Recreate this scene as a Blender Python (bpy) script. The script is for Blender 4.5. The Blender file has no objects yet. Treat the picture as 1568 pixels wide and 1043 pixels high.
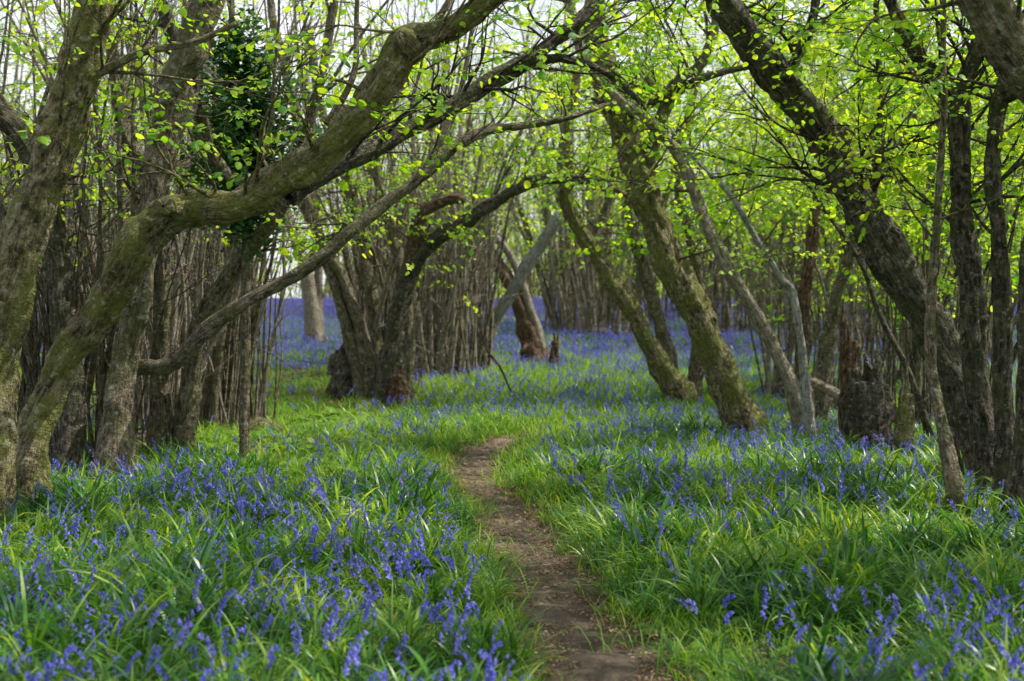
import bpy, math, random, time
import numpy as np
from mathutils import Vector, noise, Euler
R = random.Random(7); NR = np.random.RandomState(7)
scene = bpy.context.scene
EL,AZ=math.radians(56),math.radians(78)
SUN=np.array([math.sin(AZ)*math.cos(EL),math.cos(AZ)*math.cos(EL),math.sin(EL)])

# ------------------------------------------------------------------ terrain
PATH = [(-1.0,1.0,.6),(1.0,.85,.6),(3.0,.66,.58),(4.4,.52,.56),(5.65,.41,.56),(6.74,.29,.47),(8.07,.18,.48),(9.75,.03,.52),
        (11.9,-.25,.56),(13.2,-.37,.66),(14.2,-.36,.7),(15.2,-.15,.66),(16.2,.25,.55),(17.5,.95,.5),(19.5,1.5,.5),(23,1.6,.5),(28,1.2,.5),(36,.6,.6),(60,0,.6)]
PY=np.array([p[0] for p in PATH]);PX=np.array([p[1] for p in PATH]);PW=np.array([p[2] for p in PATH])
def pcx(y): return float(np.interp(y,PY,PX))
def pw(y): return float(np.interp(y,PY,PW))
def sst(a,b,t):
    t=min(1,max(0,(t-a)/(b-a))); return t*t*(3-2*t)
def hbase(x,y):
    z=0.0
    t=y-16
    if t>0: z+= .036*t*sst(0,8,t) if t<50 else .036*50
    z+=.05*noise.noise(Vector((x*.35,y*.35,0)))+.02*noise.noise(Vector((x*1.3,y*1.3,4)))
    if y<16: z+= .05*sst(.5,2.5,abs(x-pcx(y)))
    return z
def h(x,y):
    z=hbase(x,y)
    if -2<y<22:
        dd=abs(x-pcx(y))/(pw(y)*.5)
        z-=.05*(1-sst(.6,1.7,dd))
    return z
# gaps cut into the unseen canopy along sun rays, to light chosen floor areas
def openness(p):
    g=p-SUN/SUN[2]*p[2];x,y=g[0],g[1]
    n=noise.noise(Vector((x*.5,y*.38,31)))+.4*noise.noise(Vector((x*1.3,y*1.1,5)))
    o=.5+n*1.6
    if 11<y<30 and -4<x<6: o+=.6
    if y>30: o+=.5
    if y<9.5: o-=.4
    return min(1,max(0,o))

# ------------------------------------------------------------------ pixel helper (image x, image y, distance) -> world
PHI=math.radians(1.47); F=2178.0; CZ=1.5
def site(px,py,d):
    u=(px-784)/F; v=(521.5-py)/F
    yy=math.cos(PHI)+v*math.sin(PHI); zz=v*math.cos(PHI)-math.sin(PHI)
    return np.array([u*d/yy, d, CZ+zz*d/yy])
def footxy(px,d): return (px-784)/F*d, d

# ------------------------------------------------------------------ mesh builder
class MB:
    def __init__(s): s.V=[];s.F=[];s.A=[];s.M=[];s.n=0
    def add(s,V,F,A=None,m=0):
        V=np.asarray(V,dtype=np.float64).reshape(-1,3);F=np.asarray(F,dtype=np.int64).reshape(-1,4)
        s.V.append(V);s.F.append(F+s.n);s.A.append(V if A is None else A);s.M.append(np.full(len(F),m));s.n+=len(V)
    def mesh(s,name,mats,smooth=True):
        me=bpy.data.meshes.new(name)
        V=np.vstack(s.V);Fc=np.vstack(s.F);A=np.vstack(s.A);M=np.concatenate(s.M)
        me.vertices.add(len(V));me.vertices.foreach_set('co',V.astype(np.float32).ravel())
        me.loops.add(Fc.size);me.loops.foreach_set('vertex_index',Fc.astype(np.int32).ravel())
        me.polygons.add(len(Fc));me.polygons.foreach_set('loop_start',np.arange(0,Fc.size,4,dtype=np.int32))
        for m in mats: me.materials.append(m)
        me.polygons.foreach_set('material_index',M.astype(np.int32))
        me.polygons.foreach_set('use_smooth',np.full(len(Fc),smooth))
        me.update(calc_edges=True)
        at=me.attributes.new('bk','FLOAT_VECTOR','POINT');at.data.foreach_set('vector',A.astype(np.float32).ravel())
        return me
    def obj(s,name,mats,smooth=True,parent=None,link=True):
        o=bpy.data.objects.new(name,s.mesh(name,mats,smooth))
        if link: scene.collection.objects.link(o)
        if parent: o.parent=parent
        return o

def catmull(P,n):
    P=np.asarray(P,float);k=len(P)
    if k==2: 
        t=np.linspace(0,1,n)[:,None];return P[0]*(1-t)+P[1]*t
    E=np.vstack([2*P[0]-P[1],P,2*P[-1]-P[-2]])
    u=np.linspace(0,k-1-1e-6,n);i=u.astype(int);t=(u-i)[:,None];a,b,c,d=E[i],E[i+1],E[i+2],E[i+3]
    return .5*((2*b)+(-a+c)*t+(2*a-5*b+4*c-d)*t*t+(-a+3*b-3*c+d)*t**3)

def tube(mb,P,rad,sides=6,n=None,rough=0.0,m=0,seed=0,jitter=0,closed_end=True):
    P=np.asarray(P,float);rad=np.asarray(rad,float)
    if n is None: n=max(3,len(P)*3)
    full=catmull(np.hstack([P,rad[:,None]]),n)
    C=full[:,:3];r=np.maximum(full[:,3],.0008)
    if jitter:
        L=np.cumsum(np.r_[0,np.linalg.norm(np.diff(C,axis=0),axis=1)])
        for i in range(n):
            q=Vector((L[i]*1.6,seed*3.7,0));C[i]+=jitter*np.array(noise.noise_vector(q))*min(1,L[i])
    T=np.gradient(C,axis=0);T/=np.linalg.norm(T,axis=1)[:,None]+1e-9
    a=np.cross(T[0],[.13,.97,.2]);a/=np.linalg.norm(a)
    N=[a]
    for i in range(1,n):
        v=N[-1]-T[i]*np.dot(N[-1],T[i]);v/=math.sqrt(v[0]**2+v[1]**2+v[2]**2)+1e-9;N.append(v)
    N=np.array(N);Bn=np.cross(T,N)
    th=np.linspace(0,2*math.pi,sides,endpoint=False)
    ct,st=np.cos(th),np.sin(th)
    L=np.cumsum(np.r_[0,np.linalg.norm(np.diff(C,axis=0),axis=1)])
    rr=np.repeat(r[:,None],sides,1)
    if rough:
        for i in range(n):
            for j in range(sides):
                q=Vector((ct[j]*1.1,st[j]*1.1,L[i]*2.2+seed*9.1))
                q2=Vector((ct[j]*2.6,st[j]*2.6,L[i]*4.5+seed*9.1))
                q3=Vector((ct[j]*5,st[j]*5,L[i]*9+seed*9.1))
                rr[i,j]*=1+rough*(1.5*noise.noise(q)+1.2*noise.noise(q2)+.8*noise.noise(q3))
    V=C[:,None,:]+rr[:,:,None]*(N[:,None,:]*ct[None,:,None]+Bn[:,None,:]*st[None,:,None])
    A=np.stack([np.repeat(ct[None],n,0)*r[:,None],np.repeat(st[None],n,0)*r[:,None],np.repeat(L[:,None],sides,1)+seed*2.3],-1)
    V=V.reshape(-1,3);A=A.reshape(-1,3)
    nr=n
    if closed_end:
        V=np.vstack([V,C[-1]+.15*(V[-sides:]-C[-1])+T[-1]*r[-1]*.15]);A=np.vstack([A,A[-sides:]]);nr+=1
    i=np.arange(nr-1)[:,None]*sides;j=np.arange(sides)[None];j2=(j+1)%sides
    Fc=np.stack([i+j,i+j2,i+sides+j2,i+sides+j],-1).reshape(-1,4)
    mb.add(V,Fc,A,m)
    return C,r,T

# ------------------------------------------------------------------ materials
def newmat(name):
    m=bpy.data.materials.new(name);m.use_nodes=True;nt=m.node_tree;nt.nodes.clear()
    o=nt.nodes.new('ShaderNodeOutputMaterial');return m,nt,o
def nd(nt,t,**k):
    n=nt.nodes.new(t)
    for a,b in k.items(): setattr(n,a,b)
    return n
def ramp(nt,fac,stops):
    r=nd(nt,'ShaderNodeValToRGB');e=r.color_ramp.elements
    while len(e)<len(stops): e.new(.5)
    for k,(p,c) in enumerate(stops): e[k].position=p;e[k].color=(*c,1)
    nt.links.new(fac,r.inputs[0]);return r.outputs[0]
def mixc(nt,f,a,b,bt='MIX'):
    m=nd(nt,'ShaderNodeMix',data_type='RGBA',blend_type=bt)
    for s,v in ((m.inputs[0],f),(m.inputs[6],a),(m.inputs[7],b)):
        if isinstance(v,(int,float)): s.default_value=v
        elif isinstance(v,tuple): s.default_value=(*v,1)
        else: nt.links.new(v,s)
    return m.outputs[2]
def noi(nt,vec,scale,detail=4,rough=.6):
    n=nd(nt,'ShaderNodeTexNoise');n.inputs['Scale'].default_value=scale;n.inputs['Detail'].default_value=detail;n.inputs['Roughness'].default_value=rough
    nt.links.new(vec,n.inputs['Vector']);return n.outputs[0]
def bark(name,dark,mid,light,moss,mossamt):
    m,nt,o=newmat(name);at=nd(nt,'ShaderNodeAttribute',attribute_name='bk')
    mp=nd(nt,'ShaderNodeMapping');mp.inputs['Scale'].default_value=(1,1,.2);nt.links.new(at.outputs['Vector'],mp.inputs[0])
    f1=noi(nt,mp.outputs[0],42,4,.75);f2=noi(nt,at.outputs['Vector'],3.5,3,.65);f3=noi(nt,at.outputs['Vector'],15,4,.75)
    c=ramp(nt,f1,[(.41,dark),(.5,mid),(.58,light)])
    c2=ramp(nt,f3,[(.43,dark),(.52,mid),(.62,light)])
    c=mixc(nt,.5,c,c2)
    fm=ramp(nt,f2,[(.45,(0,0,0)),(.57,(1,1,1))])
    ff=nd(nt,'ShaderNodeMath',operation='MULTIPLY');nt.links.new(fm,ff.inputs[0]);ff.inputs[1].default_value=mossamt
    mc=mixc(nt,f3,tuple(v*.3 for v in moss),tuple(v*1.8 for v in moss))
    c=mixc(nt,ff.outputs[0],c,mc)
    ls=ramp(nt,noi(nt,at.outputs['Vector'],22,2,.5),[(.61,(0,0,0)),(.67,(.6,.6,.6))])
    c=mixc(nt,ls,c,tuple(min(.55,v*1.4+.03) for v in light))
    b=nd(nt,'ShaderNodeBsdfPrincipled');nt.links.new(c,b.inputs['Base Color']);b.inputs['Roughness'].default_value=.8;b.inputs['Specular IOR Level'].default_value=.3
    ad=nd(nt,'ShaderNodeMath',operation='ADD');nt.links.new(f1,ad.inputs[0]);nt.links.new(f3,ad.inputs[1])
    bp=nd(nt,'ShaderNodeBump');bp.inputs['Strength'].default_value=1;bp.inputs['Distance'].default_value=.11
    nt.links.new(ad.outputs[0],bp.inputs['Height']);nt.links.new(bp.outputs[0],b.inputs['Normal']);nt.links.new(b.outputs[0],o.inputs[0]);return m
BARK=[bark('bark_hazel',(.045,.034,.023),(.245,.195,.135),(.50,.425,.315),(.17,.19,.055),.5),
      bark('bark_mossy',(.045,.035,.016),(.25,.21,.105),(.52,.46,.28),(.22,.24,.045),.72),
      bark('bark_dark',(.018,.015,.012),(.088,.072,.054),(.30,.26,.205),(.10,.12,.04),.45),
      bark('bark_pale',(.18,.145,.105),(.47,.40,.30),(.68,.61,.50),(.2,.2,.1),.25),
      bark('wood_dead',(.03,.016,.01),(.18,.095,.055),(.36,.24,.15),(.1,.1,.04),.25),
      bark('bark_grey',(.2,.19,.17),(.45,.44,.41),(.68,.67,.63),(.25,.27,.2),.3)]
def leafmat(name,stops,tcol_gain=(1.3,1.25,.6),rough=.45,spec=.4,tmix=.5,patch=None):
    m,nt,o=newmat(name);oi=nd(nt,'ShaderNodeObjectInfo');g=nd(nt,'ShaderNodeNewGeometry')
    ad=nd(nt,'ShaderNodeMath',operation='ADD');nt.links.new(oi.outputs['Random'],ad.inputs[0])
    ml=nd(nt,'ShaderNodeMath',operation='MULTIPLY');nt.links.new(g.outputs['Random Per Island'],ml.inputs[0]);ml.inputs[1].default_value=.9
    nt.links.new(ml.outputs[0],ad.inputs[1]);dv=nd(nt,'ShaderNodeMath',operation='DIVIDE');nt.links.new(ad.outputs[0],dv.inputs[0]);dv.inputs[1].default_value=1.9
    fac=dv.outputs[0]
    if patch:
        n1=noi(nt,g.outputs['Position'],patch[0],3,.6)
        mr=nd(nt,'ShaderNodeMapRange');nt.links.new(n1,mr.inputs[0]);mr.inputs[1].default_value=.3;mr.inputs[2].default_value=.7;mr.inputs[3].default_value=-patch[1];mr.inputs[4].default_value=patch[1]
        a2=nd(nt,'ShaderNodeMath',operation='ADD',use_clamp=True)
        il=nd(nt,'ShaderNodeMapRange');nt.links.new(g.outputs['Random Per Island'],il.inputs[0]);il.inputs[3].default_value=.15;il.inputs[4].default_value=.85
        nt.links.new(il.outputs[0],a2.inputs[0]);nt.links.new(mr.outputs[0],a2.inputs[1]);fac=a2.outputs[0]
    c=ramp(nt,fac,stops)
    b=nd(nt,'ShaderNodeBsdfPrincipled');nt.links.new(c,b.inputs['Base Color']);b.inputs['Roughness'].default_value=rough;b.inputs['Specular IOR Level'].default_value=spec
    t=nd(nt,'ShaderNodeBsdfTranslucent');tc=mixc(nt,1.0,c,tcol_gain,'MULTIPLY');nt.links.new(tc,t.inputs[0])
    ms=nd(nt,'ShaderNodeMixShader');ms.inputs[0].default_value=tmix;nt.links.new(b.outputs[0],ms.inputs[1]);nt.links.new(t.outputs[0],ms.inputs[2]);nt.links.new(ms.outputs[0],o.inputs[0]);return m
M_LEAF=leafmat('hazel_leaf',[(0,(.09,.27,.02)),(.3,(.20,.45,.025)),(.6,(.40,.64,.035)),(1,(.62,.78,.08))],(1.5,1.3,.6),tmix=.6,patch=(.9,.4))
M_GRASS=leafmat('bluebell_leaf',[(0,(.018,.075,.017)),(.33,(.05,.18,.033)),(.62,(.13,.33,.045)),(1,(.42,.56,.10))],(1.8,1.5,.5),rough=.34,spec=.55,tmix=.42,patch=(1.5,.45))
M_SG_SUNLIT=leafmat('short_grass_blade_sunlit',[(0,(.06,.18,.022)),(.5,(.18,.37,.035)),(1,(.42,.56,.09))],(1.6,1.4,.5),rough=.5,spec=.4,tmix=.42,patch=(1.2,.35))  # short grass, its colour lifted to yellow-green to paint in mid-zone sunlight
M_BELL=leafmat('bluebell_flower',[(0,(.12,.13,.62)),(.5,(.20,.205,.79)),(1,(.42,.40,.92))],(1.2,1.1,1.1),rough=.6,spec=.2,tmix=.4)
M_STALK=leafmat('bluebell_stalk',[(0,(.07,.12,.06)),(1,(.1,.18,.07))])
M_IVY=leafmat('ivy_leaf',[(0,(.02,.075,.022)),(1,(.06,.17,.04))],rough=.32,spec=.5,tmix=.2)
M_BROAD=leafmat('arum_leaf',[(0,(.11,.25,.03)),(1,(.30,.50,.06))],rough=.4,spec=.45,tmix=.45)
M_LIT=leafmat('dead_leaf',[(0,(.09,.055,.03)),(.5,(.22,.14,.08)),(1,(.42,.32,.2))],(1,1,1),rough=.8,spec=.2,tmix=.1)

def groundmat():
    m,nt,o=newmat('woodland_soil');tc=nd(nt,'ShaderNodeTexCoord');v=tc.outputs['Object']
    c=ramp(nt,noi(nt,v,14,6,.7),[(.3,(.03,.024,.014)),(.5,(.085,.065,.035)),(.7,(.19,.14,.075))])
    g=ramp(nt,noi(nt,v,30,5,.7),[(.3,(.03,.07,.012)),(.7,(.10,.19,.03))])
    c=mixc(nt,ramp(nt,noi(nt,v,1.1,4,.6),[(.42,(0,0,0)),(.56,(1,1,1))]),c,g)
    b=nd(nt,'ShaderNodeBsdfPrincipled');nt.links.new(c,b.inputs['Base Color']);b.inputs['Roughness'].default_value=.95
    bp=nd(nt,'ShaderNodeBump');bp.inputs['Distance'].default_value=.04;nt.links.new(noi(nt,v,25,6,.7),bp.inputs['Height']);nt.links.new(bp.outputs[0],b.inputs['Normal']);nt.links.new(b.outputs[0],o.inputs[0]);return m
def pathmat():
    m,nt,o=newmat('trodden_earth');tc=nd(nt,'ShaderNodeTexCoord');v=tc.outputs['Object']
    c=ramp(nt,noi(nt,v,3.5,8,.75),[(.36,(.10,.068,.047)),(.5,(.24,.17,.12)),(.64,(.43,.33,.24))])
    vo=nd(nt,'ShaderNodeTexVoronoi');vo.inputs['Scale'].default_value=70;nt.links.new(v,vo.inputs['Vector'])
    c=mixc(nt,.14,c,mixc(nt,1.0,c,vo.outputs['Color'],'MULTIPLY'))
    s=ramp(nt,noi(nt,v,45,4,.7),[(.59,(0,0,0)),(.67,(.75,.75,.75))])
    c=mixc(nt,s,c,(.50,.40,.30))
    dk=ramp(nt,noi(nt,v,28,4,.7),[(.30,(.8,.8,.8)),(.40,(0,0,0))])
    c=mixc(nt,dk,c,(.05,.034,.024))
    b=nd(nt,'ShaderNodeBsdfPrincipled');nt.links.new(c,b.inputs['Base Color']);b.inputs['Roughness'].default_value=.9
    bp=nd(nt,'ShaderNodeBump');bp.inputs['Distance'].default_value=.09
    nt.links.new(noi(nt,v,9,9,.78),bp.inputs['Height']);nt.links.new(bp.outputs[0],b.inputs['Normal']);nt.links.new(b.outputs[0],o.inputs[0]);return m

# ------------------------------------------------------------------ ground + path
def axis(fine0,fine1,step,far0,far1):
    a=list(np.arange(fine0,fine1,step));s=step;x=fine1
    while x<far1: a.append(x);s*=1.25;x+=s
    a.append(far1);s=step;x=fine0;b=[]
    while x>far0: s*=1.25;x-=s;b.append(max(x,far0))
    return np.array(sorted(set(b))+a)
gx=axis(-4,4.01,.12,-400,400);gy=axis(2,24,.14,-60,600)
V=np.array([(x,y,h(x,y)) for y in gy for x in gx]);nx=len(gx);ny=len(gy)
i=np.arange(ny-1)[:,None]*nx;j=np.arange(nx-1)[None]
mb=MB();mb.add(V,np.stack([i+j,i+j+1,i+j+1+nx,i+j+nx],-1).reshape(-1,4));mb.obj('ground',[groundmat()])
rows=[];ys=np.arange(-1,17.6,.06);K=19
for y in ys:
    w=pw(y)*1.3
    for k in range(K):
        t=(k/(K-1)-.5)*2
        x=pcx(y)+t*w*.5*(1+.22*noise.noise(Vector((t>0 and 5 or 0,y*1.7,2)))+.2*noise.noise(Vector((t>0 and 5 or 0,y*6,3))))
        z=h(x,y)+.018+.035*noise.noise(Vector((x*4,y*4,1)))+.014*noise.noise(Vector((x*15,y*15,1)))-.09*max(0,abs(t)-.72)/.28
        rows.append((x,y,z))
i=np.arange(len(ys)-1)[:,None]*K;j=np.arange(K-1)[None]
mb=MB();mb.add(rows,np.stack([i+j,i+j+1,i+j+1+K,i+j+K],-1).reshape(-1,4));mb.obj('footpath',[pathmat()])

# ------------------------------------------------------------------ instance system
def gngroup(name,coll,realize=False):
    g=bpy.data.node_groups.new(name,'GeometryNodeTree')
    g.interface.new_socket('Geometry',in_out='INPUT',socket_type='NodeSocketGeometry');g.interface.new_socket('Geometry',in_out='OUTPUT',socket_type='NodeSocketGeometry')
    N=g.nodes;gi=N.new('NodeGroupInput');go=N.new('NodeGroupOutput');ip=N.new('GeometryNodeInstanceOnPoints');ci=N.new('GeometryNodeCollectionInfo')
    ci.inputs['Collection'].default_value=coll;ci.inputs['Separate Children'].default_value=True;ci.inputs['Reset Children'].default_value=True
    mp=N.new('GeometryNodeMeshToPoints')
    g.links.new(gi.outputs[0],mp.inputs['Mesh']);g.links.new(mp.outputs[0],ip.inputs['Points']);g.links.new(ci.outputs[0],ip.inputs['Instance'])
    ip.inputs['Pick Instance'].default_value=True
    def att(n,t):
        a=N.new('GeometryNodeInputNamedAttribute');a.data_type=t;a.inputs['Name'].default_value=n;return a.outputs['Attribute']
    g.links.new(att('idx','INT'),ip.inputs['Instance Index'])
    er=N.new('FunctionNodeEulerToRotation');g.links.new(att('rot','FLOAT_VECTOR'),er.inputs[0]);g.links.new(er.outputs[0],ip.inputs['Rotation'])
    g.links.new(att('scl','FLOAT'),ip.inputs['Scale']);out=ip.outputs[0]
    if realize:
        rz=N.new('GeometryNodeRealizeInstances');g.links.new(out,rz.inputs[0]);out=rz.outputs[0]
    g.links.new(out,go.inputs[0]);return g
def scatter(name,pts,group,nproto,parent=None):
    if not pts: return
    a=np.array(pts,dtype=np.float32)
    me=bpy.data.meshes.new(name);me.vertices.add(len(a));me.vertices.foreach_set('co',a[:,:3].ravel())
    t=me.attributes.new('rot','FLOAT_VECTOR','POINT');t.data.foreach_set('vector',a[:,3:6].ravel().copy())
    t=me.attributes.new('scl','FLOAT','POINT');t.data.foreach_set('value',a[:,6].copy())
    t=me.attributes.new('idx','INT','POINT');t.data.foreach_set('value',NR.randint(0,nproto,len(a)).astype(np.int32))
    o=bpy.data.objects.new(name,me);scene.collection.objects.link(o);md=o.modifiers.new('scatter','NODES');md.node_group=group
    if parent: o.parent=parent
    return o
def protos(cname,builders,mats,realize=False):
    c=bpy.data.collections.new(cname)
    for k,b in enumerate(builders):
        o=b.obj(cname+'_part',mats,link=False);c.objects.link(o)
    return gngroup(cname,c,realize),len(builders)

def ribbon(mb,C,side,widths,fold,m=0):
    C=np.asarray(C);n=len(C);w=np.asarray(widths)[:,None];side=np.asarray(side)
    if side.ndim==1: side=np.repeat(side[None],n,0)
    T=np.gradient(C,axis=0);up=np.cross(side,T);up/=np.linalg.norm(up,axis=1)[:,None]+1e-9
    V=np.stack([C-side*w+up*w*fold,C,C+side*w+up*w*fold],1).reshape(-1,3)
    i=np.arange(n-1)[:,None]*3;j=np.arange(2)[None]
    mb.add(V,np.stack([i+j,i+j+1,i+j+4,i+j+3],-1).reshape(-1,4),m=m)
def ribbon1(mb,C,side,widths,m=0):
    C=np.asarray(C);n=len(C);w=np.asarray(widths)[:,None];side=np.asarray(side)[None]
    V=np.stack([C-side*w,C+side*w],1).reshape(-1,3);i=np.arange(n-1)*2
    mb.add(V,np.stack([i,i+1,i+3,i+2],-1),m=m)

def spray(r,nl=11,L=.42,size=.05):
    mb=MB();C=[np.array([L*t,.03*math.sin(t*5+r.random()*3),-.05*t*t]) for t in np.linspace(0,1,5)]
    tube(mb,C,np.linspace(.0028,.001,5),3,5,m=1,closed_end=False)
    for k in range(nl):
        t=(k+.6)/nl;p=np.array([L*t,.03*math.sin(t*5)+r.gauss(0,.02),-.05*t*t+r.gauss(0,.02)]);s=1 if k%2 else -1
        yaw=s*r.uniform(.5,1.25) if k<nl-1 else 0
        dr=r.uniform(-.8,.2);d=np.array([math.cos(yaw)*math.cos(dr),math.sin(yaw)*math.cos(dr),math.sin(dr)])
        sd=np.cross([0,0,1],d);sd/=np.linalg.norm(sd);ro=r.uniform(-.7,.7);up=np.cross(d,sd);sd=sd*math.cos(ro)+up*math.sin(ro)
        l=size*r.uniform(.5,1.4);tt=np.array([.15,.25,.5,.78,1.0]);cc=[p+d*l*t2+np.array([0,0,-.25*l*t2*t2]) for t2 in tt]
        w=np.array([.02,.32,.43,.3,.01])*l
        ribbon(mb,cc,sd,w,.25)
    return mb
r=random.Random(3)
_sp=[spray(r,nl=r.randint(8,13)) for _ in range(7)]
G_SPRAY,N_SPRAY=protos('hazel_spray',_sp,[M_LEAF,BARK[0]],True)

def tuft(r,nb=15,Lr=(.18,.40)):
    mb=MB()
    for k in range(nb):
        a=r.uniform(0,6.283);L=r.uniform(*Lr);el=r.uniform(.8,1.45);w=r.uniform(.0035,.007)
        p=np.array([math.cos(a),math.sin(a),0])*r.uniform(0,.05);C=[p];n=7;curl=r.uniform(.8,2.6);a2=a+r.uniform(-.3,.3)
        for i in range(1,n):
            e=el-curl*(i/n)**1.6;C.append(C[-1]+L/(n-1)*np.array([math.cos(a2)*math.cos(e),math.sin(a2)*math.cos(e),math.sin(e)]))
        sd=np.array([-math.sin(a2),math.cos(a2),r.uniform(-.4,.4)]);tt=np.linspace(0,1,n)
        ribbon1(mb,C,sd,w*np.minimum(1,np.minimum(.6+tt*2,(1-tt)*3+.02)))
    return mb
G_TUFT,N_TUFT=protos('bluebell_leaves',[tuft(r,r.randint(14,20)) for _ in range(8)],[M_GRASS],True)
def sgrass(r):
    mb=MB()
    for k in range(24):
        a=r.uniform(0,6.283);L=r.uniform(.07,.19);el=r.uniform(.8,1.5)
        p=np.array([r.gauss(0,.06),r.gauss(0,.06),0]);C=[p]
        for i in range(1,4):
            e=el-1.2*(i/4)**1.5;C.append(C[-1]+L/3*np.array([math.cos(a)*math.cos(e),math.sin(a)*math.cos(e),math.sin(e)]))
        ribbon1(mb,C,np.array([-math.sin(a),math.cos(a),0]),.003*np.array([.8,1,.8,.05]))
    return mb
G_SG,N_SG=protos('short_grass',[sgrass(r) for _ in range(4)],[M_SG_SUNLIT],True)

def bell(mb,p,d,l,r):
    d=d/np.linalg.norm(d);a=np.cross(d,[.3,.5,.8]);a/=np.linalg.norm(a);b=np.cross(d,a);th=np.arange(6)*math.pi/3
    ring=[(0,.13),(.3,.27),(.8,.3),(1.0,.6)];V=[]
    for k,(t,rr) in enumerate(ring):
        for q,x in enumerate(th): V.append(p+d*l*t+(a*math.cos(x)+b*math.sin(x))*l*rr)
    i=np.arange(3)[:,None]*6;j=np.arange(6)[None];j2=(j+1)%6
    mb.add(V,np.stack([i+j,i+j2,i+6+j2,i+6+j],-1).reshape(-1,4),m=0)
def bluebell(r):
    mb=MB();H=r.uniform(.24,.38);C=[];n=8
    for i in range(n):
        t=i/(n-1);C.append(np.array([.03*t+.07*max(0,t-.55)**1.5*4*.6,.01*math.sin(t*4),H*t-.05*max(0,t-.75)**2*8]))
    tube(mb,C,np.linspace(.0028,.0016,n),3,n,m=1,closed_end=False);C=np.array(C)
    nb=r.randint(5,10)
    for k in range(nb):
        t=.64+.36*k/(nb-1);p=np.array([np.interp(t,np.linspace(0,1,n),C[:,q]) for q in range(3)])
        an=r.uniform(-1.5,1.5);o=np.array([math.cos(an),math.sin(an),.15]);st=p+o*.011
        d=o*r.uniform(.25,.7)+np.array([0,0,-1]);bell(mb,st,d,r.uniform(.016,.023)*(1.1-.35*(t-.58)/.42),r)
    return mb
G_BELL,N_BELL=protos('bluebell_flower',[bluebell(r) for _ in range(9)],[M_BELL,M_STALK])
def broad(r):
    mb=MB()
    for k in range(r.randint(6,9)):
        a=r.uniform(0,6.283);el=r.uniform(.5,1.2);L=r.uniform(.14,.24);C=[np.zeros(3)]
        for i in range(1,9):
            e=el-(1.5 if i>3 else .3)*(i/9);C.append(C[-1]+L/6*np.array([math.cos(a)*math.cos(e),math.sin(a)*math.cos(e),math.sin(e)]))
        ribbon(mb,C,np.array([-math.sin(a),math.cos(a),r.uniform(-.2,.2)]),L*np.array([.015,.015,.02,.25,.27,.24,.17,.08,.005]),.25)
    return mb
G_BROAD,N_BROAD=protos('broad_leaf_plant',[broad(r) for _ in range(4)],[M_BROAD])
def ivy(r):
    mb=MB()
    for k in range(14):
        p=np.array([r.gauss(0,.09),r.gauss(0,.09),r.gauss(0,.09)]);a=r.uniform(0,6.28);e=r.uniform(-1.2,.2);d=np.array([math.cos(a)*math.cos(e),math.sin(a)*math.cos(e),math.sin(e)])
        sd=np.cross([0,0,1],d);sd/=np.linalg.norm(sd);l=r.uniform(.05,.085)
        ribbon(mb,[p+d*l*t for t in (0,.15,.4,.7,1)],sd,l*np.array([.2,.5,.5,.22,.01]),.2)
    return mb
G_IVY,N_IVY=protos('ivy_leaf_clump',[ivy(r) for _ in range(4)],[M_IVY])
def litter(r):
    mb=MB()
    for k in range(7):
        p=np.array([r.gauss(0,.08),r.gauss(0,.08),r.uniform(.002,.02)]);a=r.uniform(0,6.28);d=np.array([math.cos(a),math.sin(a),r.uniform(-.2,.4)])
        sd=np.array([-math.sin(a),math.cos(a),r.uniform(-.4,.4)]);l=r.uniform(.02,.05)
        ribbon(mb,[p+d*l*t+np.array([0,0,.2*l*math.sin(t*3)]) for t in (0,.3,.6,1)],sd,l*np.array([.02,.3,.3,.01]),r.uniform(-.5,.5))
    for k in range(3):
        p=np.array([r.gauss(0,.08),r.gauss(0,.08),.008]);a=r.uniform(0,6.28);L=r.uniform(.03,.12)
        tube(mb,[p,p+np.array([math.cos(a)*L,math.sin(a)*L,r.uniform(0,.01)])],[.0025,.0015],4,3)
    return mb
G_LIT,N_LIT=protos('litter_piece',[litter(r) for _ in range(5)],[M_LIT])

# ------------------------------------------------------------------ twigs & trees
TRUNKS=[]
def above(p): return p[2]>1.75+.2135*max(0,p[1]) or p[1]<3 or abs(p[0])>.40*p[1]+.6
def twig(mb,leaves,p,az,el,L,r0,R,nspr,m,sc=1.0,sub=True,keep=.7):
    n=5;C=[np.array(p)];a,e=az,el
    for i in range(n):
        a+=R.gauss(0,.25);e+=R.gauss(-.03,.18);C.append(C[-1]+L/n*np.array([math.cos(a)*math.cos(e),math.sin(a)*math.cos(e),math.sin(e)]))
    tube(mb,C,np.linspace(r0,.0022,n+1),4,9,m=m,closed_end=False)
    for k in range(nspr):
        if R.random()>keep: continue
        t=.3+.7*(k+1)/nspr if nspr>1 else 1;i=min(n,int(t*n));q=C[i]
        if above(q) and R.random()<openness(q): continue
        leaves.append((q[0],q[1],q[2],R.gauss(0,.3),R.gauss(.05,.25),a+R.gauss(0,.7),sc*R.uniform(.65,1.25)))
    if sub and L>.6:
        for k in range(2 if L<1.2 else 4):
            i=R.randint(1,n-1);twig(mb,leaves,C[i],a+R.choice((-1,1))*R.uniform(.4,1.1),e+R.uniform(-.2,.5),L*R.uniform(.35,.65),r0*.5,R,max(1,nspr-1) if nspr else 0,m,sc,False,keep)
    return C
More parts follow.
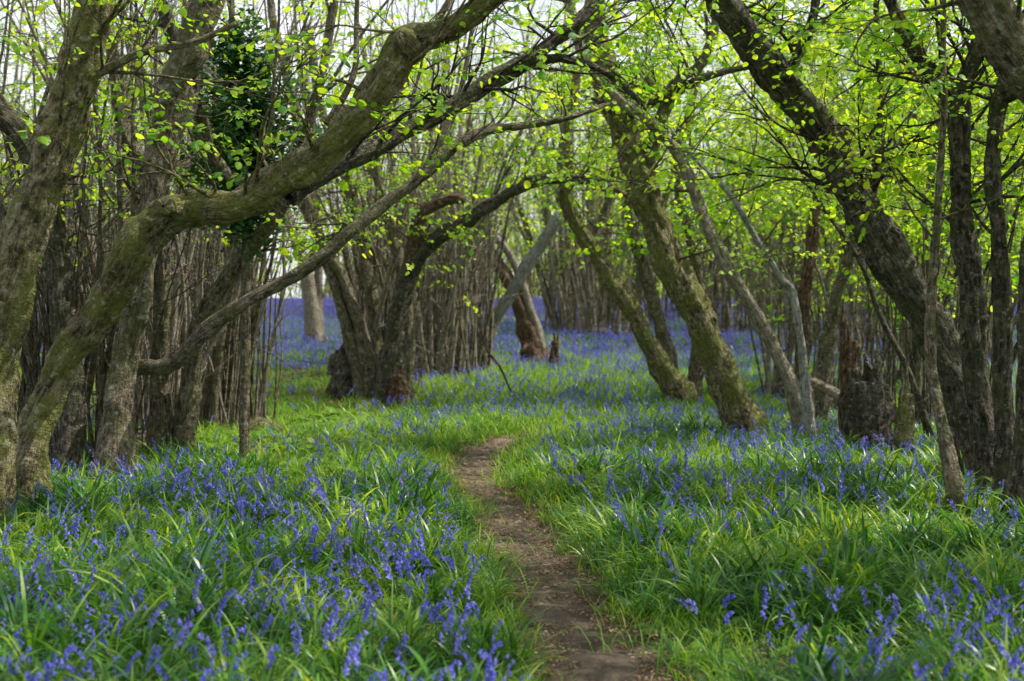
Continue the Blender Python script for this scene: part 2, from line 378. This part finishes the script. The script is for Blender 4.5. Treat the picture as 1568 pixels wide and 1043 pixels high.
def grow_on(mb,leaves,C,r,R,count,t0,t1,Lr,nspr,m,sc=1.0,zmin=1.6,keep=.7):
    n=len(C)
    for k in range(count):
        t=R.uniform(t0,t1);i=int(t*(n-1));p=C[i]
        if p[2]<zmin: continue
        if above(p) and R.random()<.5+.7*openness(p): continue
        twig(mb,leaves,p,R.uniform(0,6.283),R.uniform(.0,1.1),R.uniform(*Lr),min(r[i]*.35,.016),R,nspr,m,sc,True,keep)
def coppice(name,x,y,R,n=9,hgt=(5,8),rad=(.02,.05),shoots=10,lean=(.05,.4),mats=(0,),twigs=5,nspr=2,sc=1.0,base=.25,sides=6,leafz=1.9,az=None,shoot_h=(1.5,3.5),keep=.6):
    mb=MB();lv=[];z=h(x,y)
    if 8<y<27: hgt=(min(hgt[0],2.8+.17*y),min(hgt[1],3.4+.19*y))
    for k in range(n):
        a=R.uniform(0,6.283) if az is None else az+R.gauss(0,.9)
        ln=R.uniform(*lean);H=R.uniform(*hgt);r0=R.uniform(*rad);bp=np.array([x+math.cos(a)*base*R.uniform(.3,1),y+math.sin(a)*base*R.uniform(.3,1),z-.08])
        C=[bp];e=math.pi/2-ln*.6;aa=a;N=7
        for i in range(N):
            aa+=R.gauss(0,.3);e+=R.gauss(-.02,.13)-ln*.06;C.append(C[-1]+H/N*np.array([math.cos(aa)*math.cos(e),math.sin(aa)*math.cos(e),math.sin(e)]))
            if i>3 and above(C[-1]) and openness(C[-1])>.6: break
        N=len(C)-1
        rr=np.linspace(1,.2,N+1)*r0;rr[0]*=1.35
        m=R.choice(mats);Cc,r_,_=tube(mb,C,rr,sides,20,m=m,seed=R.random()*50,jitter=.04,closed_end=False)
        grow_on(mb,lv,Cc,r_,R,twigs,.28,1,(.6,1.7),nspr,m,sc,leafz,keep)
        grow_on(mb,[],Cc,r_,R,2,.08,.5,(.4,1.3),0,m,sc,.3)
    for k in range(shoots):
        a=R.uniform(0,6.283);b=base*R.uniform(.2,1.4);H=R.uniform(*shoot_h);lx,ly=R.gauss(0,.15)*H,R.gauss(0,.14)*H
        p=np.array([x+math.cos(a)*b,y+math.sin(a)*b,z-.05]);q=R.uniform(.5,1.3)*(1 if y<24 else 1.5)
        tube(mb,[p,p+np.array([lx*.3,ly*.3,H*.4]),p+np.array([lx*.6+R.gauss(0,.07),ly*.6,H*.7]),p+np.array([lx,ly,H])],[.016*q,.013*q,.009*q,.003],4,8,m=R.choice(mats),closed_end=False)
    tube(mb,[[x,y,z-.15],[x,y,z+.08],[x+.02,y,z+.22]],[base*1.15,base*.95,base*.45],10,7,rough=.25,m=2,seed=R.random()*40)
    o=mb.obj(name,BARK);scatter('leaves',lv,G_SPRAY,N_SPRAY,o);TRUNKS.append((x,y,base+.1));return o

TR=random.Random(21)
def feature(name,stems,twc=10,nspr=3,Lr=(.5,1.5),t0=.35,sc=1.0,zmin=1.9,keep=.75):
    mb=MB();lv=[]
    for s,(m,pts,grounded,*ex) in enumerate(stems):
        C=[];rad=[]
        for k,(px,py,d,w) in enumerate(pts):
            w=w*.86
            if d>13: d*=.93
            if k==0 and grounded:
                x,y=footxy(px,d);C.append(np.array([x,y,h(x,y)-.12]));rad.append(w*.5*d/F*1.35);TRUNKS.append((x,y,w*.5*d/F+.03))
                continue
            p=site(px,py,d);C.append(p);rad.append(w*.5*d/F)
        wmax=max(p[3] for p in pts);sides=24 if wmax>=40 else 12 if wmax>18 else 7
        n=len(C)*(15 if wmax>=40 else 8)
        Cc,r_,_=tube(mb,C,rad,sides,n,rough=.25 if wmax>=24 else .15,m=m,seed=s*1.7+len(name),jitter=.03)
        c=ex[0] if ex else twc
        grow_on(mb,lv,Cc,r_,TR,c,t0 if grounded else .1,1,Lr,nspr,0 if m in(3,5) else m,sc,zmin,keep)
    o=mb.obj(name,BARK);scatter('leaves',lv,G_SPRAY,N_SPRAY,o);return o

feature('leaning_hazel_tree',[
 (1,[(25,0,9.5,80),(45,700,9.6,66),(75,610,9.7,60),(110,535,9.75,60),(165,450,9.7,58),(205,385,9.6,62),(245,340,9.6,66),(290,318,9.5,60),(360,315,9.4,56),(430,280,9.3,60),(500,228,9.2,60),(560,172,9.1,54),(600,110,9,52),(628,68,9,56),(690,45,8.9,44),(745,5,8.8,42),(800,-50,8.7,40),(900,-200,8.5,30)],True,14),
 (1,[(300,330,9.6,50),(262,318,9.4,44),(250,316,9.25,34)],False,0),
 (1,[(640,85,9.0,40),(620,62,8.9,38),(612,50,8.85,24)],False,0),
 (2,[(440,300,9.35,40),(510,258,9.5,32),(590,215,9.8,29),(650,185,10,28),(720,145,10.2,28),(800,100,10.4,26),(850,60,10.5,24),(900,18,10.6,22),(960,-60,10.8,18)],False,14),
 (2,[(800,100,10.4,20),(860,90,10.6,16),(920,110,10.8,13),(985,160,11,10)],False,8),
 (0,[(500,190,9.2,14),(540,120,9.3,12),(545,40,9.4,9),(550,-60,9.4,7)],False,4)],keep=.55)
feature('hazel_tree',[
 (1,[(-50,0,8.6,95),(-15,600,8.9,84),(15,450,9,76),(50,330,9,74),(85,220,9,72),(120,110,9,70),(145,10,9,66),(165,-120,9,58),(180,-320,9,44)],True,8),
 (0,[(100,90,9,26),(150,110,9,20),(220,80,9,15),(300,68,9,12),(365,40,9,9)],False,6)],keep=.65)
feature('hazel_tree',[
 (0,[(165,0,10.8,60),(185,600,11,46),(205,480,11,44),(225,370,11,44),(240,260,11,50),(262,150,11,56),(300,60,11,60),(330,-40,11,50),(360,-200,11,36)],True,9),
 (2,[(95,0,11.2,56),(105,600,11.4,50),(95,470,11.4,44),(88,380,11.4,40),(60,280,11.3,36),(20,200,11.2,32),(-60,120,11,24)],True,7),
 (0,[(246,0,12.9,40),(246,560,12.9,30),(245,420,12.9,27),(235,300,12.9,24),(190,200,12.9,22),(170,60,12.9,20),(150,-80,12.9,14)],True,9),
 (0,[(275,0,12.9,36),(300,530,12.8,30),(345,430,12.6,28),(395,365,12.4,26),(440,300,12.3,22),(470,200,12.3,18),(500,60,12.3,16),(520,-60,12.3,12)],True,9),
 (2,[(262,220,11.2,28),(285,160,11.4,32),(278,90,11.5,28),(250,20,11.6,22),(230,-60,11.6,18)],False,6),
 (0,[(300,160,11.6,26),(325,235,11.9,22),(365,277,12,20),(430,262,12,15),(480,200,12.1,10)],False,3)],keep=.45)
feature('hazel_tree',[
 (0,[(155,0,11.4,34),(172,640,11.5,28),(200,575,11.3,30),(255,558,11.1,28),(310,510,11,26),(380,460,10.9,24),(470,410,10.9,23),(550,345,11,22),(630,285,11.1,20),(680,240,11.2,19),(730,205,11.3,17),(800,192,11.5,14),(870,180,11.7,11),(930,160,12,7)],True,10),
 (0,[(640,275,11.1,14),(690,190,11.3,11),(712,110,11.4,9),(730,20,11.5,7)],False,4)])
feature('arching_hazel_tree',[
 (2,[(597,0,21.5,56),(605,520,21.5,36),(618,440,21.5,32),(655,375,21.4,28),(720,335,21.2,24),(780,295,21,20),(840,275,20.8,18),(905,278,20.6,14),(960,300,20.5,8)],True,12),
 (4,[(618,440,21.5,26),(635,370,21.4,24),(650,325,21.3,22),(690,305,21.2,20),(712,308,21.2,14)],False,2),
 (0,[(575,0,22,34),(545,480,22,22),(498,380,22,20),(470,300,22,18),(455,180,22,16),(420,40,22,14),(400,-80,22,10)],True,10),
 (0,[(580,0,22.4,34),(575,500,22.4,24),(560,400,22.4,22),(535,280,22.4,20),(495,180,22.4,17),(470,40,22.4,14)],True,10),
 (0,[(615,0,22,28),(625,480,22,20),(600,350,22,18),(575,240,22,16),(620,120,22,14),(690,0,22,10)],True,12),
 (0,[(560,0,22,28),(530,500,22,20),(500,400,22,18),(480,340,22,16),(420,250,22,13),(360,200,22,10)],True,8)],nspr=3,keep=.8,sc=1.15)
feature('leaning_mossy_tree',[
 (1,[(1150,0,16,64),(1118,600,16,54),(1085,520,16,54),(1045,440,16,52),(1010,360,16,50),(980,270,16,48),(950,190,16,45),(925,110,16,40),(912,20,16,34),(905,-90,16,26)],True,14),
 (0,[(985,270,16,24),(1030,140,15.8,22),(1080,90,15.7,18),(1110,-20,15.6,14)],False,10),
 (2,[(945,180,16,24),(985,165,15.9,20),(1040,140,15.8,17),(1110,110,15.7,12),(1180,100,15.6,8)],False,9)],sc=1.1,nspr=3,keep=.85)
feature('pale_slender_tree',[
 (3,[(1252,0,15.6,36),(1205,570,15.6,25),(1155,480,15.6,24),(1110,400,15.5,23),(1072,320,15.5,22),(1045,250,15.5,21),(1000,192,15.4,20),(940,145,15.3,18),(895,85,15.3,18),(872,0,15.2,17),(850,-120,15.2,14)],True,12),
 (5,[(1242,0,15,24),(1232,560,15,15),(1215,450,15,14),(1195,425,15,13),(1160,370,15,11),(1120,300,15,10),(1070,250,15,8),(1020,190,15,6)],True,8)],sc=1.1,nspr=3,keep=.85)
feature('dark_leaning_tree',[
 (2,[(1505,0,11.0,80),(1475,620,11.3,66),(1440,530,11.3,64),(1385,430,11.3,64),(1325,330,11.3,62),(1270,225,11.3,60),(1200,130,11.3,56),(1135,45,11.2,52),(1090,-20,11.2,48),(1020,-140,11.1,36)],True,26),
 (2,[(1325,330,11.3,20),(1345,250,11.5,16),(1350,140,11.6,13),(1340,0,11.7,10)],False,20),
 (2,[(1200,130,11.3,22),(1240,40,11.5,18),(1260,-60,11.6,14)],False,14)],keep=1)
feature('hazel_tree',[
 (2,[(1530,0,10.1,64),(1512,680,10.3,48),(1495,520,10.3,42),(1478,360,10.3,38),(1468,230,10.3,36),(1460,150,10.3,42),(1425,110,10.3,26),(1388,50,10.3,24),(1355,-20,10.3,20)],True,20),
 (2,[(1458,160,10.3,34),(1492,95,10.3,28),(1505,30,10.3,26),(1530,-60,10.3,22)],False,14),
 (2,[(1545,0,9.9,44),(1540,640,10,34),(1532,450,10,30),(1522,260,10,28),(1530,150,10,26),(1580,60,10,22)],True,14),
 (0,[(1480,0,9.4,36),(1445,660,9.6,24),(1428,560,9.8,20),(1430,420,10,16),(1438,280,10,13),(1445,100,10,10),(1440,-40,10,7)],True,12),
 (2,[(1560,0,9.4,50),(1568,640,9.4,34),(1575,450,9.4,30),(1590,250,9.4,26)],True,5)],keep=.95)
feature('overhanging_bough_tree',[(0,[(1900,0,8,90),(1800,400,7.9,84),(1680,220,7.8,84),(1570,100,7.7,84),(1515,20,7.6,80),(1480,-60,7.5,66),(1440,-180,7.4,50)],True,5)])
feature('curving_hazel_tree',[
 (1,[(1055,0,21.5,44),(1005,545,21.5,34),(960,465,21.5,31),(910,385,21.4,27),(880,340,21.3,24),(862,290,21.2,20),(868,210,21.2,18),(885,110,21.2,14),(900,0,21.2,10)],True,14),
 (0,[(1035,0,22,34),(1012,500,22,24),(985,410,22,23),(965,320,22,20),(975,220,22,17),(1000,100,22,14)],True,14),
 (0,[(1060,0,22,28),(1075,480,22,18),(1060,380,22,17),(1040,280,22,15),(1060,150,22,12),(1100,20,22,9)],True,14),
 (0,[(905,385,21.4,18),(925,330,21.5,18),(945,260,21.5,15),(980,170,21.5,11)],False,10)],nspr=3,keep=.9,sc=1.15,t0=.25)
feature('dead_pole_tree',[(4,[(1232,0,17.5,30),(1228,520,17.5,22),(1235,430,17.5,20),(1243,360,17.5,20),(1252,288,17.5,18)],True,0),
 (0,[(1250,0,18,30),(1275,480,18,22),(1300,400,18,20),(1330,300,18,18),(1390,200,18,15),(1420,40,18,12)],True,14)],nspr=4,keep=1,sc=1.1,t0=.25)
feature('fallen_pale_branch',[(5,[(735,0,27,24),(748,520,27,22),(775,460,27,22),(815,395,27,21),(858,328,27,19)],True,0)],zmin=9)
feature('leaning_dead_trunk',[(4,[(822,0,29,34),(800,480,29,26),(775,425,29,24),(745,375,29,20)],True,0),(3,[(835,0,29,20),(812,470,29,16),(780,390,29,14),(730,330,29,12),(690,250,29,10)],True,0)],zmin=9)

def stump(name,px,d,w,hh,R,m=4,spikes=5):
    if d>13: d*=.94
    x,y=footxy(px,d);z=h(x,y);r=w*.5*d/F;H=hh*d/F;mb=MB()
    tube(mb,[[x,y,z-.15],[x,y,z+.05],[x+.02,y,z+H*.5],[x+.03,y,z+H*.72]],[r*1.35,r*1.1,r*.85,r*.7],18,16,rough=.35,m=m,seed=px)
    for k in range(spikes):
        a=6.283*k/spikes+R.random();q=np.array([x+math.cos(a)*r*.55,y+math.sin(a)*r*.55,z+H*.4]);t=H*R.uniform(.3,.62)
        tube(mb,[q,q+np.array([R.gauss(0,.02),0,t*.6]),q+np.array([R.gauss(0,.04),0,t])],[r*.4,r*.3,r*.08],8,7,rough=.3,m=m,seed=px+k)
    TRUNKS.append((x,y,r));return mb.obj(name,BARK)
SR=random.Random(5)
stump('rotten_tree_stump',1328,14.6,70,150,SR,2,9)
stump('rotten_tree_stump',526,22,54,95,SR,2,4)
stump('rotten_tree_stump',815,28,42,36,SR,4,6)
stump('rotten_tree_stump',848,27,14,60,SR,4,2)
stump('snag_stump',1300,15.2,28,230,SR,4,3)
stump('mossy_post_stump',1384,14.2,26,140,SR,1,2)
stump('rotten_tree_stump',608,21,30,70,SR,4,3)
mb=MB();p=site(1310,625,14.4);tube(mb,[p,site(1278,603,14.6),site(1240,582,14.9)],[.055,.055,.05],12,10,rough=.12,m=3)
mb.obj('cut_log',BARK)
mb=MB();tube(mb,[[site(1275,0,13.8)[0],13.8,.08],[site(1340,0,13.4)[0],13.5,.2],[site(1420,0,13)[0],13.2,.15]],[.05,.045,.03],9,12,rough=.1,m=4,seed=3);mb.obj('fallen_branch',BARK)
mb=MB();tube(mb,[site(782,600,18.5),site(765,560,18.5),site(745,530,18.6),(site(738,480,18.7)),site(745,430,18.9)],[.012,.016,.02,.016,.01],6,16,m=2,jitter=.05);mb.obj('dead_stick',BARK)
for k,(px,d,s) in enumerate([(345,16.5,.2),(400,15.7,.22)]):  # grey rocks, given the mossy bark material
    x,y=footxy(px,d);mb=MB();z=h(x,y)-.03;tube(mb,[[x-s*1.3,y,z],[x-s*.7,y,z+s*.25],[x,y,z+s*.35],[x+s*.8,y,z+s*.2],[x+s*1.4,y,z]],[.03,s*.5,s*.65,s*.45,.03],12,16,rough=.4,m=1,seed=k*5);mb.obj('mossy_rock',BARK)

CR=random.Random(99)
def cp(px,d,**k):
    if d>13: d*=.94
    x,y=footxy(px,d);k.setdefault('keep',.35);coppice('hazel_coppice_tree',x,y,CR,**k)
cp(120,12.3,n=9,shoots=26,base=.35,hgt=(4,6.5),mats=(0,0,2),twigs=5,lean=(.03,.25),shoot_h=(1.5,3.2))
cp(60,13.5,n=10,shoots=30,base=.4,mats=(0,0,3),lean=(.03,.3))
cp(225,14.5,n=10,shoots=34,base=.4,mats=(0,3,3),lean=(.03,.25))
cp(335,18,n=14,shoots=54,base=.5,mats=(0,3,3),lean=(.03,.18))
cp(370,18.5,n=10,shoots=36,base=.3,mats=(0,3),lean=(.03,.12))
cp(285,17,n=10,shoots=44,base=.4,mats=(0,3,3))
cp(200,19,n=10,shoots=30,base=.4,mats=(0,3))
cp(20,17,n=10,shoots=30,base=.4,mats=(0,3))
cp(-90,13,n=8,shoots=12,base=.4)
cp(565,22.5,n=6,shoots=22,base=.3,mats=(0,3),lean=(.03,.2))
cp(595,22.8,n=8,shoots=28,base=.3,mats=(0,3),lean=(.03,.25))
cp(655,25,n=16,shoots=60,base=.6,mats=(3,3,3,0),lean=(.02,.2),shoot_h=(1.5,4))
cp(700,26,n=14,shoots=54,base=.5,mats=(3,3,0),lean=(.02,.3),shoot_h=(1.5,4))
cp(490,34,n=3,shoots=0,base=.2,rad=(.1,.2),hgt=(8,11),mats=(3,),lean=(.03,.12))
cp(1195,22,n=6,shoots=18,base=.35,mats=(0,3),nspr=4,keep=.9,leafz=1.4)
cp(1290,20,n=5,shoots=18,base=.35,nspr=4,mats=(0,3),keep=.9,leafz=1.4)
cp(1400,17,n=6,shoots=20,base=.35,nspr=4,mats=(0,2),keep=.95,leafz=1.4)
cp(1475,15,n=5,shoots=16,base=.3,nspr=4,mats=(2,0),keep=.95,leafz=1.4)
cp(1380,24,n=7,shoots=14,base=.3,nspr=4,mats=(3,0),keep=1,leafz=1.4,sc=1.2,twigs=10)
cp(1500,22,n=6,shoots=14,base=.3,nspr=4,mats=(3,0),keep=1,leafz=1.4,sc=1.2,twigs=10)
cp(880,38,n=14,shoots=30,base=.6,mats=(0,3),rad=(.04,.1),hgt=(6,10),sc=1.2,keep=.6,shoot_h=(2,5))
cp(930,41,n=14,shoots=30,base=.6,mats=(0,3),rad=(.04,.1),hgt=(6,10),sc=1.2,keep=.6,shoot_h=(2,5))
placed=[]
t=0
while len(placed)<70 and t<6000:
    t+=1;d=CR.uniform(25,62);x=CR.uniform(-.45,.45)*d;b=x/d
    if d<34 and -.6<x<6.0: continue
    if abs(x-pcx(d))<1.2 and d<44: continue
    if -.19<b<-.13: continue
    if any((x-a)**2+(d-b2)**2<(1.7+.02*d)**2 for a,b2 in placed): continue
    rt=b>-.02
    placed.append((x,d));coppice('hazel_coppice_tree',x,d,CR,n=CR.randint(4,8) if rt else CR.randint(6,11),shoots=CR.randint(16,32),base=CR.uniform(.3,.8),rad=(.02,.07),hgt=(5.5,10),nspr=3,mats=(0,3,3),twigs=8 if rt else 6,sc=1.25,sides=5,leafz=1.1 if x>0 else 2.4,lean=(.03,.5),keep=.95 if rt else .55,shoot_h=(2,6))
for (x,y) in [(-4.2,5.5),(-5,1),(-6.5,9),(-3.5,-3),(5,-2),(-8,13)]:
    coppice('hazel_coppice_tree',x,y,CR,n=5,shoots=6,base=.35,hgt=(5,8),nspr=2,twigs=6,lean=(.1,.6),keep=.6)
# two unseen trees added so their crowns shade and dapple the near path
OR=random.Random(17)
for (tx,ty,crowns) in [(6.3,6.6,[(4.6,7.2,4.9,1.5),(2.9,7.6,5.2,1.3),(6.0,8.4,5.2,1.4),(1.2,8.4,5.6,1.2),(3.4,9.2,5.6,1.0),(-.6,7.4,5.4,1.2)]),
                       (4.9,3.2,[(4.0,4.6,4.6,1.4),(2.6,5.2,4.9,1.3),(5.6,5.4,4.6,1.3),(.8,5.6,5.1,1.2),(-1.4,5.2,5.3,1.1)])]:
    mb=MB();lv=[];z=h(tx,ty);base_=np.array([tx,ty,z-.1]);fork=np.array([tx-.2,ty+.1,z+2.2])
    tube(mb,[base_,base_+[.05,0,1.1],fork],[.2,.14,.13],12,14,rough=.2,m=0,seed=tx)
    for (cx,cy,cz,cr) in crowns:
        c=np.array([cx,cy,cz]);mid=(fork+c)/2+np.array([0,0,.55])
        Cc,r_,_=tube(mb,[fork-[0,0,.1],mid,c],[.09,.06,.02],8,16,rough=.15,m=0,seed=cx,jitter=.06)
        for k in range(int(170*cr*cr)):
            a=OR.uniform(0,6.283);rr=cr*math.sqrt(OR.random());q=c+np.array([rr*math.cos(a),rr*math.sin(a),OR.gauss(0,.3)])
            if noise.noise(Vector(q*1.1))<-.12: continue
            lv.append((q[0],q[1],q[2],OR.gauss(0,.3),OR.gauss(.05,.25),a+OR.gauss(0,.7),OR.uniform(.9,1.5)))
            if k%9==0: tube(mb,[Cc[-4],(Cc[-4]+q)/2+[0,0,.1],q],[.012,.008,.003],4,6,m=0,closed_end=False)
    o=mb.obj('added_shade_hazel_tree',BARK);scatter('leaves',lv,G_SPRAY,N_SPRAY,o)
mb=MB();lv=[];DR=random.Random(11)
for k in range(270):
    d=DR.uniform(64,96);x=DR.uniform(-.55,.55)*d;b=x/d
    if -.185<b<-.14: continue
    z=h(x,d);H=DR.uniform(6,12);r0=DR.uniform(.05,.15);ax,ay=DR.gauss(0,.18)*H,DR.gauss(0,.1)*H
    Cc,r_,_=tube(mb,[[x,d,z-.1],[x+ax*.2,d,z+H*.3],[x+ax*.6,d+ay*.5,z+H*.65],[x+ax,d+ay,z+H]],[r0,r0*.8,r0*.5,.02],5,10,m=DR.choice((0,0,3)))
    for q in range(30 if b>-.03 else 13):
        i=DR.randint(1,9);p=Cc[i];a=DR.uniform(0,6.28);rr=DR.uniform(.2,2.4)
        lv.append((p[0]+rr*math.cos(a),p[1]+rr*math.sin(a),max(z+.5,p[2]+DR.gauss(0,.8)),DR.gauss(0,.4),DR.gauss(0,.4),a,DR.uniform(1.6,3.0)))
    # understorey thicket that closes the view between the far trunks
    for q in range(20 if b>-.12 else 10):
        rr=DR.uniform(0,2.2);a=DR.uniform(0,6.28);lv.append((x+rr*math.cos(a),d+rr*math.sin(a),z+abs(DR.gauss(.4,1.1)),DR.gauss(0,.5),DR.gauss(0,.5),a,DR.uniform(2,3.6)))
    for q in range(5):
        x2=x+DR.gauss(0,1);Hs=DR.uniform(2,6);tube(mb,[[x2,d,z-.1],[x2+DR.gauss(0,.3),d,z+Hs*.5],[x2+DR.gauss(0,.7),d,z+Hs]],[.045,.035,.01],4,5,m=DR.choice((0,3)),closed_end=False)
o=mb.obj('distant_woodland',BARK);scatter('leaves',lv,G_SPRAY,N_SPRAY,o)
mb=MB();C,_,_=tube(mb,[(*footxy(372,12.2),h(*footxy(372,12.2))-.1),site(376,480,12.4),site(378,300,12.4),site(375,180,12.4),site(360,60,12.4),site(340,-80,12.4)],[.05,.045,.04,.035,.03,.025],8,40,rough=.1,m=0)
lv=[]
zc=site(0,200,12.3)[2]
for k in range(9000):
    p=C[SR.randint(5,38)];f=1-abs((p[2]-zc)/.8)**2
    if f<.05: continue
    a=SR.uniform(0,6.28);lob=.6+.5*noise.noise(Vector((math.cos(a)*1.5,math.sin(a)*1.5,p[2]*2.2)));rr=abs(SR.gauss(0,.36))*lob*(f+.3);lv.append((p[0]+rr*math.cos(a)*1.2,p[1]+rr*math.sin(a),p[2]+SR.gauss(0,.14),SR.gauss(0,.3),SR.gauss(0,.3),a,SR.uniform(.5,.9)))
    if len(lv)>720: break
o=mb.obj('ivy_clad_tree',BARK);scatter('ivy_leaves',lv,G_IVY,N_IVY,o)
# ------------------------------------------------------------------ ground vegetation
tr=np.array(TRUNKS)
def clear(x,y):
    d=(tr[:,0]-x)**2+(tr[:,1]-y)**2;return not np.any(d<(tr[:,2]*.85)**2)
GR=random.Random(42)
def sample(n,y0,y1):
    out=[]
    for k in range(n):
        u=GR.random();y=math.sqrt(y0*y0+u*(y1*y1-y0*y0));x=GR.uniform(-.45,.45)*y+GR.uniform(-.5,.5);out.append((x,y))
    return out
tufts=[];bells=[];sg=[];br=[];li=[]
def bare(x,y):
    b=0
    if 11.5<y<26 and x<-.8: b=(1 if noise.noise(Vector((x*.8,y*.6,9)))>-.3 else .3)*min(1,max(0,(-.8-x)/1.0))*sst(11.5,13.5,y)
    return b
def add_tuft(x,y):
    e=abs(x-pcx(y))-pw(y)*.5
    if y<18 and e<.05: return
    if not clear(x,y): return
    if GR.random()<bare(x,y)*.88: return
    nn=noise.noise(Vector((x*.9,y*.9,3)))
    if nn<-.25 and GR.random()<.7: return
    if y>11 and y<26 and GR.random()<.15: return
    s=GR.uniform(.6,1.2)*(1+.5*nn)*(.62+.38*sst(0,.5,e) if y<18 else 1)*(1-.22*sst(10,16,y))
    tufts.append((x,y,h(x,y)-.01,GR.gauss(0,.12),GR.gauss(0,.12),GR.uniform(0,6.28),s))
for (x,y) in sample(14000,4,19): add_tuft(x,y)
for (x,y) in sample(14000,19,44): add_tuft(x,y)
for (x,y) in sample(100000,4,60):
    e=abs(x-pcx(y))-pw(y)*.5
    if y<18 and e<.16+.2*GR.random(): continue
    if not clear(x,y): continue
    nn=noise.noise(Vector((x*.55,y*.45,7)))+.5*noise.noise(Vector((x*1.7,y*1.7,1)))
    pr=.5+.6*nn
    if y<10 and x>.8: pr-=.18
    if y<11 and x<0: pr+=.2
    if 11<y<24 and x<-1.0: pr-=.45*min(1,(-1.0-x))
    if y>24: pr+=.35
    if GR.random()>pr: continue
    bells.append((x,y,h(x,y)-.01,GR.gauss(0,.14),GR.gauss(0,.14),GR.uniform(0,6.28),GR.uniform(.7,1.08)*(1-.12*sst(10,16,y))))
for (x,y) in sample(20000,4,28):
    e=abs(x-pcx(y))-pw(y)*.5
    if y<18 and e<-.07+.18*noise.noise(Vector((x*2,y*2,0))): continue
    if GR.random()<bare(x,y)*.6: continue
    if y<11 and GR.random()<.35: continue
    if not clear(x,y): continue
    sg.append((x,y,h(x,y)-.005,0,0,GR.uniform(0,6.28),GR.uniform(.5,1.3)*(1+.3*sst(10,14,y))))
for k in range(800):
    px=GR.gauss(450,130);d=GR.uniform(12,18.5);x,y=footxy(px,d)
    if abs(x-pcx(y))<.6 or not clear(x,y): continue
    if noise.noise(Vector((x*1.1,y*1.1,21)))<-.03: continue
    br.append((x,y,h(x,y),GR.gauss(0,.1),GR.gauss(0,.1),GR.uniform(0,6.28),GR.uniform(.4,1.1)))
for k in range(900):
    y=GR.uniform(4.5,12);x=GR.uniform(-.42*y,.42*y);e=abs(x-pcx(y))-pw(y)*.5
    if e<.08 or (e>.6 and GR.random()<.7): continue
    br.append((x,y,h(x,y),GR.gauss(0,.1),GR.gauss(0,.1),GR.uniform(0,6.28),GR.uniform(.25,.5)))
for k in range(2600):
    y=GR.uniform(4,17.5);e=GR.choice((-1,1))*pw(y)*GR.uniform(.25,.7) if GR.random()<.7 else GR.uniform(-.5,.5)*pw(y)
    x=pcx(y)+e;li.append((x,y,h(x,y)+.024,0,0,GR.uniform(0,6.28),GR.uniform(.25,.6)))
for k in range(9000):
    y=GR.uniform(11.5,26);x=GR.uniform(-.42*y,-.5)
    if GR.random()<.2+bare(x,y): li.append((x,y,h(x,y)+.01,0,0,GR.uniform(0,6.28),GR.uniform(.7,1.4)))
scatter('bluebell_foliage',tufts,G_TUFT,N_TUFT);scatter('bluebell_flowers',bells,G_BELL,N_BELL);scatter('short_grass',sg,G_SG,N_SG)
scatter('wild_arum_plants',br,G_BROAD,N_BROAD);scatter('leaf_litter',li,G_LIT,N_LIT)

# ------------------------------------------------------------------ light & camera
w=bpy.data.worlds.new('World');scene.world=w;w.use_nodes=True;nt=w.node_tree
sky=nt.nodes.new('ShaderNodeTexSky');sky.sky_type='NISHITA';sky.sun_disc=False
sky.sun_elevation=EL;sky.sun_rotation=AZ;sky.dust_density=2.5
tc=nt.nodes.new('ShaderNodeTexCoord')
cl=ramp(nt,noi(nt,tc.outputs['Generated'],2.2,5,.6),[(.3,(.5,.5,.5)),(.5,(1,1,1))])
sp=nd(nt,'ShaderNodeSeparateXYZ');nt.links.new(tc.outputs['Generated'],sp.inputs[0])
hz=ramp(nt,sp.outputs[2],[(.0,(1,1,1)),(.30,(1,1,1)),(.60,(.35,.35,.35))])
f=mixc(nt,1.0,cl,hz,'MULTIPLY')
mx=mixc(nt,f,sky.outputs[0],(8.4,8.7,9.0))
bg=nt.nodes['Background'];nt.links.new(mx,bg.inputs[0]);bg.inputs[1].default_value=.15
sl=bpy.data.lights.new('sun','SUN');sl.energy=5;sl.angle=math.radians(.5);sl.color=(1,.94,.82);so=bpy.data.objects.new('sun',sl);scene.collection.objects.link(so)
so.rotation_euler=Vector(SUN).to_track_quat('Z','Y').to_euler()
cam=bpy.data.cameras.new('camera');co=bpy.data.objects.new('camera',cam);scene.collection.objects.link(co);scene.camera=co
co.location=(0,0,CZ);co.rotation_euler=(math.pi/2-PHI,0,0);cam.lens=50;cam.sensor_width=36;cam.clip_end=2000;cam.clip_start=.05
cam.dof.use_dof=True;cam.dof.focus_distance=9.5;cam.dof.aperture_fstop=2.6
scene.view_settings.view_transform='Standard';scene.view_settings.look='None';scene.view_settings.exposure=0
print('COUNTS',len(tufts),len(bells),len(sg),len(placed))
